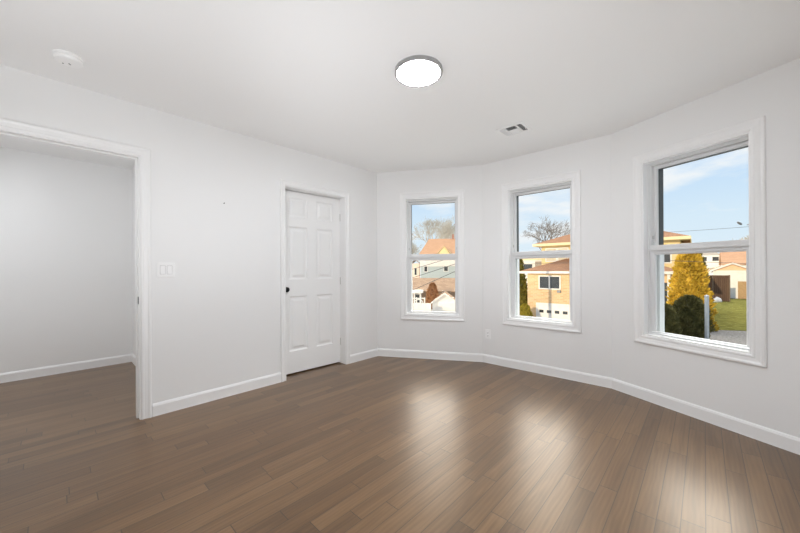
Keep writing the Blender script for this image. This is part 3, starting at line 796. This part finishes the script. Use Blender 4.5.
mb = MB(); mb.poly([(dx - 1.15, .1, ez + .1), (dx + 1.15, .1, ez + .1), (dx, .1, ez + 1.5), (dx - 1.15, 3.0, ez + .1), (dx + 1.15, 3.0, ez + .1), (dx, 3.4, ez + 1.5)], [(0, 1, 2), (3, 5, 4), (0, 3, 4, 1), (0, 2, 5, 3), (1, 4, 5, 2)]); dm = part(mb, 'dormer', mat('yellow_dormer_paint', (.85, .66, .34), .7, var=.05), bl, 'yellow gabled dormer')
mb = MB(); gable_roof(mb, dx - 1.35, dx + 1.35, -.05, 3.3, ez + .08, 1.45, .1); part(mb, 'dormer_roof', CREAMP, dm)
mb = MB(); mb.box((dx + 1.45, 4.0, rg - .3), (dx + 1.8, 4.4, rg + .75)); part(mb, 'chimney', mat('red_chimney_brick', (.4, .2, .14), .9, var=.2), bl)
for (pa, pb, ya, yb) in ((424, 426.8, 264.5, 271.5), (443.6, 447.2, 262.5, 271.0), (443.5, 446.5, 279.5, 284.5), (451, 454, 279.5, 284.5)):
    p0, p1_ = at(pa, yb, 56.4), at(pb, ya, 56.4)
    house_window(bl, p0.x - q.x, p1_.x - q.x, p0.z, p1_.z, .6 - .02 * 0, split=False)
# little sunlit house on its left
q = at(415.3, 262, 62.0)
lh = empty('pink_cottage', (q.x, q.y, 0), R(-6), 'tiny sunlit pinkish cottage left of the pale blue house', 'house')
zt_ = at(415, 263.5, 62).z; zr_ = at(415, 259.5, 62).z
mb = MB(); mb.box((-.75, 0, GZ), (.75, 4, zt_)); part(mb, 'wall', mat('pink_cottage_paint', (.82, .62, .5), .8, var=.05), lh)
mb = MB(); gable_roof(mb, -.95, .95, -.2, 4.2, zt_ - .1, zr_ - zt_, .12); part(mb, 'roof', ROOFT, lh)
house_window(lh, -.15, .25, at(415, 275, 62).z, at(415, 268, 62).z, 0, split=False)
# long low roofed house with porch
q = at(413, 279, 46.0)
lo = empty('low_brown_roof_house', (q.x, q.y, 0), R(-14), 'low house with a long tan brown roof below the pale blue house', 'house')
ez2 = at(440, 291.5, 45.0).z; rz2 = at(430, 278.5, 49).z
mb = MB(); mb.box((-1.2, 0, GZ), (9, 7, ez2)); part(mb, 'wall', mat('brown_wall', (.30, .22, .16), .85, var=.15), lo)
mb = MB(); gable_roof(mb, -1.6, 9.3, -.5, 7.5, ez2 - .05, rz2 - ez2, .14, ridge='x'); part(mb, 'roof', ROOFT, lo)
p0 = at(411, 292, 44)
mb = MB(); mb.box((-1.4, -2.2, ez2 - .15), (1.55, -.4, ez2 + .22)); part(mb, 'porch_roof', WHITEP, lo, 'white porch roof')
for xx in (-1.2, -.25, .6, 1.4):
    mb = MB(); mb.box((xx - .07, -2.1, GZ), (xx + .07, -1.96, ez2 - .1)); part(mb, 'porch_post', WHITEP, lo)
house_window(lo, -.9, -.1, ez2 - 1.6, ez2 - .5, 0, split=False); house_window(lo, .3, 1.1, ez2 - 1.6, ez2 - .5, 0, split=False)
# white gabled garage in front
q = at(444.6, 293.2, 38.0)
wg = empty('white_gable_garage', (q.x, q.y, 0), R(-10), 'bright white gabled garage at the bottom of the first window', 'garage')
whw = 1.55; wrise = 1.12; wez = q.z - wrise
mb = MB(); mb.poly([(-whw + .12, 0, GZ), (whw - .12, 0, GZ), (whw - .12, 0, wez), (0, 0, q.z - .1), (-whw + .12, 0, wez),
                    (-whw + .12, 3, GZ), (whw - .12, 3, GZ), (whw - .12, 3, wez), (0, 3, q.z - .1), (-whw + .12, 3, wez)],
                   [(0, 1, 2, 3, 4), (9, 8, 7, 6, 5), (0, 5, 6, 1), (1, 6, 7, 2), (4, 9, 5, 0), (2, 7, 8, 3), (3, 8, 9, 4)]); part(mb, 'wall', WHITEP, wg)
mb = MB(); gable_roof(mb, -whw, whw, -.3, 3.2, wez - .08, wrise, .12); part(mb, 'roof', ROOFT, wg)
mb = MB(); gable_roof(mb, -whw - .03, whw + .03, -.36, -.29, wez - .14, wrise, .2); part(mb, 'rake_board', WHITEP, wg)
# white arched fence
fa = at(412.5, 303, 37.0)
af = empty('arched_fence', (fa.x, fa.y, 0), R(-6), 'white fence with an arch beside the white gabled garage', 'fence')
ztf = at(418, 297.8, 37).z; zbf = at(418, 303.2, 37).z
for k in range(4):
    mb = MB(); xx = k * .46; mb.box((xx - .05, -.04, GZ), (xx + .05, .06, ztf + .05)); part(mb, 'post', WHITEP, af)
mb = MB(); mb.box((-.05, -.03, ztf - .10), (1.43, .03, ztf)); part(mb, 'top_rail', WHITEP, af)
mb = MB(); mb.tube([(.69 + .5 * math.cos(a), 0, zbf + .42 * math.sin(a)) for a in [math.pi * i / 12 for i in range(13)]], .05, 6); part(mb, 'arch', WHITEP, af)
mb = MB(); mb.box((-.5, .02, GZ), (2.1, .12, zbf)); part(mb, 'low_wall', WHITEP, af, 'low white wall')

# ---- wires, poles, street lamp
def wire(name, a, b, label, sag=.25, r=.018, group=None):
    a, b = Vector(a), Vector(b); mb = MB()
    pts = [a.lerp(b, i / 12) + Vector((0, 0, -sag * 4 * (i / 12) * (1 - i / 12))) for i in range(13)]
    mb.tube(pts, r, 6)
    return tag(mb.build(name, WIREM), label, 'wire', group)
# street lamp: head shows in the right window, its pole stands past the window edge
lp = at(778, 300, 19.5); lh_ = at(739.5, 223.2, 19.5)
sl = empty('street_lamp', (lp.x, lp.y, LZ), 0, 'grey street lamp head against the sky in the right window', 'street lamp')
hz = lh_.z - LZ; hx = lh_.x - lp.x; hy = lh_.y - lp.y
mb = MB(); mb.tube([(0, 0, -.0), (0, 0, hz + .1)], [.11, .07], 12); part(mb, 'pole', GREYM, sl)
mb = MB(); mb.tube([(0, 0, hz - .1), (hx * .4, hy * .4, hz - .0), (hx * .80, hy * .8, hz - .10)], .03, 8); part(mb, 'arm', GREYM, sl)
mb = MB(); mb.lathe([(0, -.17), (.05, -.14), (.085, -.02), (.075, .09), (.04, .15), (0, .17)], 16, Matrix.Translation((hx, hy, hz)) @ Matrix.Rotation(R(125), 4, 'Y') @ Matrix.Diagonal((.75, 1, 1, 1))); part(mb, 'lamp_head', GREYM, sl)
# utility pole whose shadow falls on the brick house
gp = O + U * ((gx0 + gx1) / 2 - .25)
pp = gp - Vector((SUN_TRAVEL.x, SUN_TRAVEL.y)).normalized() * 11.0
up = empty('utility_pole', (pp.x, pp.y, GZ), 0, 'wooden utility pole throwing its long shadow over the brick garage front', 'utility pole')
mb = MB(); mb.tube([(0, 0, 0), (0, 0, 8.6)], [.16, .12], 14); part(mb, 'pole', POLEW, up)
mb = MB(); mb.tube([(0, 0, 7.9), (.5 * U.x, .5 * U.y, 8.3), (1.3 * U.x, 1.3 * U.y, 8.5)], .05, 8); part(mb, 'lamp_arm', GREYM, up)
mb = MB(); mb.lathe([(0, -.3), (.1, -.25), (.15, 0), (.1, .25), (0, .3)], 12, Matrix.Translation((1.45 * U.x, 1.45 * U.y, 8.5)) @ Matrix.Rotation(RZ, 4, 'Z') @ Matrix.Rotation(R(90), 4, 'Y')); part(mb, 'lamp_head', GREYM, up)

def pole_pt(z, off=0): return Vector((pp.x + U.x * off, pp.y + U.y * off, z))
wire('utility_wire', at(395, 274.5, 34), pole_pt(at(485, 250.5, pp.y).z), 'uppermost of the dark wires slanting across the pale blue house', .0, .022)
wire('utility_wire', at(395, 283.5, 34), pole_pt(at(485, 257.5, pp.y).z), 'middle one of the dark wires slanting across the pale blue house', .0, .022)
wire('utility_wire', at(395, 298, 34), pole_pt(at(485, 262.5, pp.y).z), 'lowest of the dark wires slanting across the pale blue house', .0, .022)
hx0, hz0 = hit(592, 262, O, 3.0); hp = O + U * hx0 + V * 3.02
wire('street_wire', pole_pt(at(485, 265, pp.y).z), (hp.x, hp.y, hz0), 'thin dark wire crossing before the brick house upper storey', .02, .012)
wire('street_wire', at(648, 233.3, 24.5), (lp.x, lp.y, at(778, 224.4, lp.y).z), 'thin dark wire crossing the sky in the right window', .03, .010)
wire('street_wire', at(648, 259.5, 18.2), (lp.x, lp.y, at(778, 264.2, lp.y).z), 'thin dark wire crossing low before the golden evergreen', .03, .012)

# ---- plants
def leaf_cloud(seed, n, size, shape, jitter=.12):
    """small leaf blades over an envelope; shape(h in 0..1, angle) -> radius, returns height span"""
    rnd = random.Random(seed); mb = MB(); bm = mb.bm
    Ht = shape['h']
    for _ in range(n):
        h = rnd.random() ** shape.get('bias', 1.0)
        a = rnd.random() * 2 * math.pi
        rr = shape['r'](h) * (1 + .16 * math.sin(a * 5 + h * 17) + .10 * math.sin(a * 9 - h * 31)) * (1 - jitter * 2.2 * rnd.random() ** 2)
        p = Vector((math.cos(a) * rr, math.sin(a) * rr, shape.get('z0', 0) + h * Ht))
        d = Vector((math.cos(a), math.sin(a), .8 + rnd.uniform(-.5, .7))).normalized()
        s = Vector((rnd.uniform(-1, 1), rnd.uniform(-1, 1), rnd.uniform(-1, 1))).cross(d).normalized()
        L = size * rnd.uniform(.6, 1.4); w = L * .42
        vs = [bm.verts.new(q) for q in (p - d * L * .3, p + s * w, p + d * L, p - s * w)]
        bm.faces.new(vs)
    return mb
def leaf_mat(name, c1, c2):
    m = bpy.data.materials.new(name); m.use_nodes = True
    n = m.node_tree.nodes; l = m.node_tree.links; b = n['Principled BSDF']; b.inputs['Roughness'].default_value = .8; b.inputs['Specular IOR Level'].default_value = .15
    t = n.new('ShaderNodeTexCoord'); q = n.new('ShaderNodeTexNoise'); q.inputs['Scale'].default_value = 3.2; q.inputs['Detail'].default_value = 5
    r = n.new('ShaderNodeValToRGB'); r.color_ramp.elements[0].position = .36; r.color_ramp.elements[1].position = .64
    r.color_ramp.elements[0].color = (*c1, 1); r.color_ramp.elements[1].color = (*c2, 1)
    l.new(t.outputs['Object'], q.inputs['Vector']); l.new(q.outputs['Fac'], r.inputs[0]); l.new(r.outputs[0], b.inputs['Base Color'])
    return m
GOLD = leaf_mat('golden_foliage', (.40, .26, .025), (.64, .43, .06))
OLIVE = leaf_mat('olive_foliage', (.10, .10, .02), (.24, .20, .04))
DKGREEN = leaf_mat('dark_green_foliage', (.10, .095, .032), (.21, .18, .065))
YELGREEN = leaf_mat('yellow_green_foliage', (.20, .17, .02), (.42, .34, .05))
RUSSET = leaf_mat('russet_foliage', (.28, .13, .06), (.45, .25, .13))
def shrub(name, label, cat, base, h, r, prof, n, size, m, seed, z0=0.0, bias=1.0):
    root = empty(name, base, 0, label, cat)
    core = MB(); pr = [(0, z0)] + [(max(.01, r * prof(k / 14) * .80), z0 + h * k / 14 * .97) for k in range(15)] + [(0, z0 + h * .985)]
    core.lathe(pr, 18)
    fo = leaf_cloud(seed, n, size, {'h': h, 'r': lambda q: r * prof(q), 'z0': z0, 'bias': bias})
    me = bpy.data.meshes.new('t'); core.bm.to_mesh(me); fo.bm.from_mesh(me); core.bm.free(); bpy.data.meshes.remove(me)
    fo.build('foliage', m, root)
    mb = MB(); mb.tube([(0, 0, -.02), (0, 0, z0 + h * .5)], [max(.04, r * .12), max(.02, r * .05)], 8); mb.build('stem', BARKD, root)
    return root
cone = lambda q: (1 - q) ** .62 * (.55 + .45 * min(1, q * 5 + .3))
dome = lambda q: math.sqrt(max(0, 1 - (max(0, q - .25) / .75) ** 2)) * (.80 + .2 * min(1, q * 4))
def base_at(px, Y, z): p = at(px, 269, Y); return (p.x, p.y, z)
top = at(689, 247.5, 20.5).z
shrub('golden_evergreen', 'tall golden evergreen standing beyond the right window', 'tree', base_at(689, 20.5, LZ), top - LZ, 1.12, lambda q: (1 - q) ** .42, 9000, .13, GOLD, 3)
top = at(683, 255, 24.0).z
shrub('olive_evergreen', 'olive evergreen rising just behind the golden evergreen', 'tree', base_at(692, 21.9, LZ), at(692, 244.5, 21.9).z - LZ, .78, lambda q: (1 - q) ** .3, 5000, .14, OLIVE, 5)
shrub('dark_green_shrub', 'big dark green rounded shrub in front of the golden evergreen', 'shrub', base_at(689.5, 17.4, LZ), at(692, 296, 17.4).z - LZ, .78, dome, 6000, .10, DKGREEN, 7)
shrub('dark_green_shrub', 'smaller dark green shrub at the left edge of the right window', 'shrub', base_at(663, 17.0, LZ), at(664, 304, 17.0).z - LZ, .60, dome, 4500, .10, DKGREEN, 9)
shrub('conifer', 'yellow green column conifer at the left edge of the middle window', 'tree', base_at(517.0, 36.8, GZ), at(519, 256, 36.8).z - GZ, 1.1, lambda q: (1 - q) ** .35 * (.8 + .2 * min(1, q * 5)), 6000, .16, OLIVE, 11)
shrub('conifer', 'shorter yellow green conifer beside the brick garage wall', 'tree', base_at(521, 33.5, GZ), at(519, 279, 33.5).z - GZ, .72, dome, 3500, .14, OLIVE, 12)
shrub('round_bush', 'round clipped bush at the bottom corner of the middle window', 'shrub', base_at(524.8, 29.2, GZ), at(525, 304.0, 29.2).z - GZ, .56, dome, 3500, .09, YELGREEN, 13)
shrub('russet_tree', 'reddish brown bush in the middle of the first window', 'tree', base_at(432.5, 42.6, GZ), at(432, 283, 42.6).z - GZ, .75, lambda q: math.sin(math.pi * min(1, q * .85 + .12)) ** .7, 2600, .14, RUSSET, 15)
# white post by the dark shrub, shade put into its grey colour
mb = MB(); pb = base_at(706.6, 16.3, LZ); ptop = at(706.6, 294.5, 16.3).z
mb.box((-.06, -.06, 0), (.06, .06, ptop - LZ - .08)); mb.poly([(-.08, -.08, ptop - LZ - .08), (.08, -.08, ptop - LZ - .08), (.08, .08, ptop - LZ - .08), (-.08, .08, ptop - LZ - .08), (0, 0, ptop - LZ)], [(0, 1, 4), (1, 2, 4), (2, 3, 4), (3, 0, 4), (3, 2, 1, 0)])
po = mb.build('fence_post', mat('shade_grey_post', (.5, .5, .48), .8, var=.1, spec=0.0)); po.location = pb; tag(po, 'white post standing at the right of the dark green shrub', 'post')

def bare_tree(label, base, height, spread, seed, levels=6, m=BARK, trunk_r=.22, fork=.22, twig=.02, kids=(3, 4), group=None):
    rnd = random.Random(seed)
    root = empty('bare_tree', base, rnd.random() * 6, label, 'tree', group)
    tr = MB(); tr.tube([(0, 0, 0), (0, 0, height * fork * .6), (.03 * height * rnd.uniform(-1, 1), .03 * height * rnd.uniform(-1, 1), height * fork)], [trunk_r * 1.25, trunk_r, trunk_r * .85], 8)
    tipp = Vector((0, 0, height * fork))
    tr.build('trunk', m, root)
    br = MB()
    def grow(p, d, L, r, lev):
        mid = p + d * L * .5 + Vector((rnd.uniform(-1, 1), rnd.uniform(-1, 1), rnd.uniform(-1, 1))) * L * .07
        end = p + d * L
        br.tube([p, mid, end], [r, r * .8, r * .62], 4 if lev > 2 else 3, cap=False)
        if lev == 0: return
        for k in range(rnd.choice(kids)):
            az = rnd.random() * 2 * math.pi; an = rnd.uniform(.30, .80) * spread
            o = d.orthogonal().normalized(); o2 = d.cross(o)
            nd = (d * math.cos(an) + (o * math.cos(az) + o2 * math.sin(az)) * math.sin(an))
            nd = (nd + Vector((0, 0, .10))).normalized()
            f = rnd.uniform(.55, 1.0)
            grow(p.lerp(end, f), nd, L * rnd.uniform(.62, .82), max(twig, r * .58), lev - 1)
    L0 = height * (1 - fork) * .31
    for k in range(5):
        az = k * 2 * math.pi / 5 + rnd.uniform(-.4, .4); an = rnd.uniform(.15, .7) * spread
        grow(tipp - Vector((0, 0, height * fork * .12 * rnd.random())), Vector((math.sin(an) * math.cos(az), math.sin(an) * math.sin(az), math.cos(an))), L0, trunk_r * .55, levels)
    br.build('branches', m, root)
    return root
TG = 'bare trees on the skyline'
b = base_at(432.5, 78, GZ); bare_tree('wide bare tree crown over the peach roof in the first window', b, at(432, 203, 78).z - GZ, .95, 21, 5, BARK, .30, .40, .016)
b = base_at(459, 92, GZ); bare_tree('bare tree at the right edge of the first window', b, at(456, 209, 92).z - GZ, .8, 22, 5, BARK, .25, .34, .016)
b = base_at(404, 84, GZ); bare_tree('leaning bare tree at the left edge of the first window', b, at(410, 232, 84).z - GZ, .9, 23, 5, BARK, .25, .3, .014)
b = base_at(549, 52, GZ); bare_tree('bare tree spreading above the brick house roof in the middle window', b, at(549, 206, 52).z - GZ, 1.0, 24, 6, BARKD, .26, .42, .012, kids=(2, 3))
b = base_at(752, 60, LZ); bare_tree('faint bare tree at the right edge of the right window', b, at(752, 229, 60).z - LZ, .8, 26, 5, BARK, .2, .4, .014)
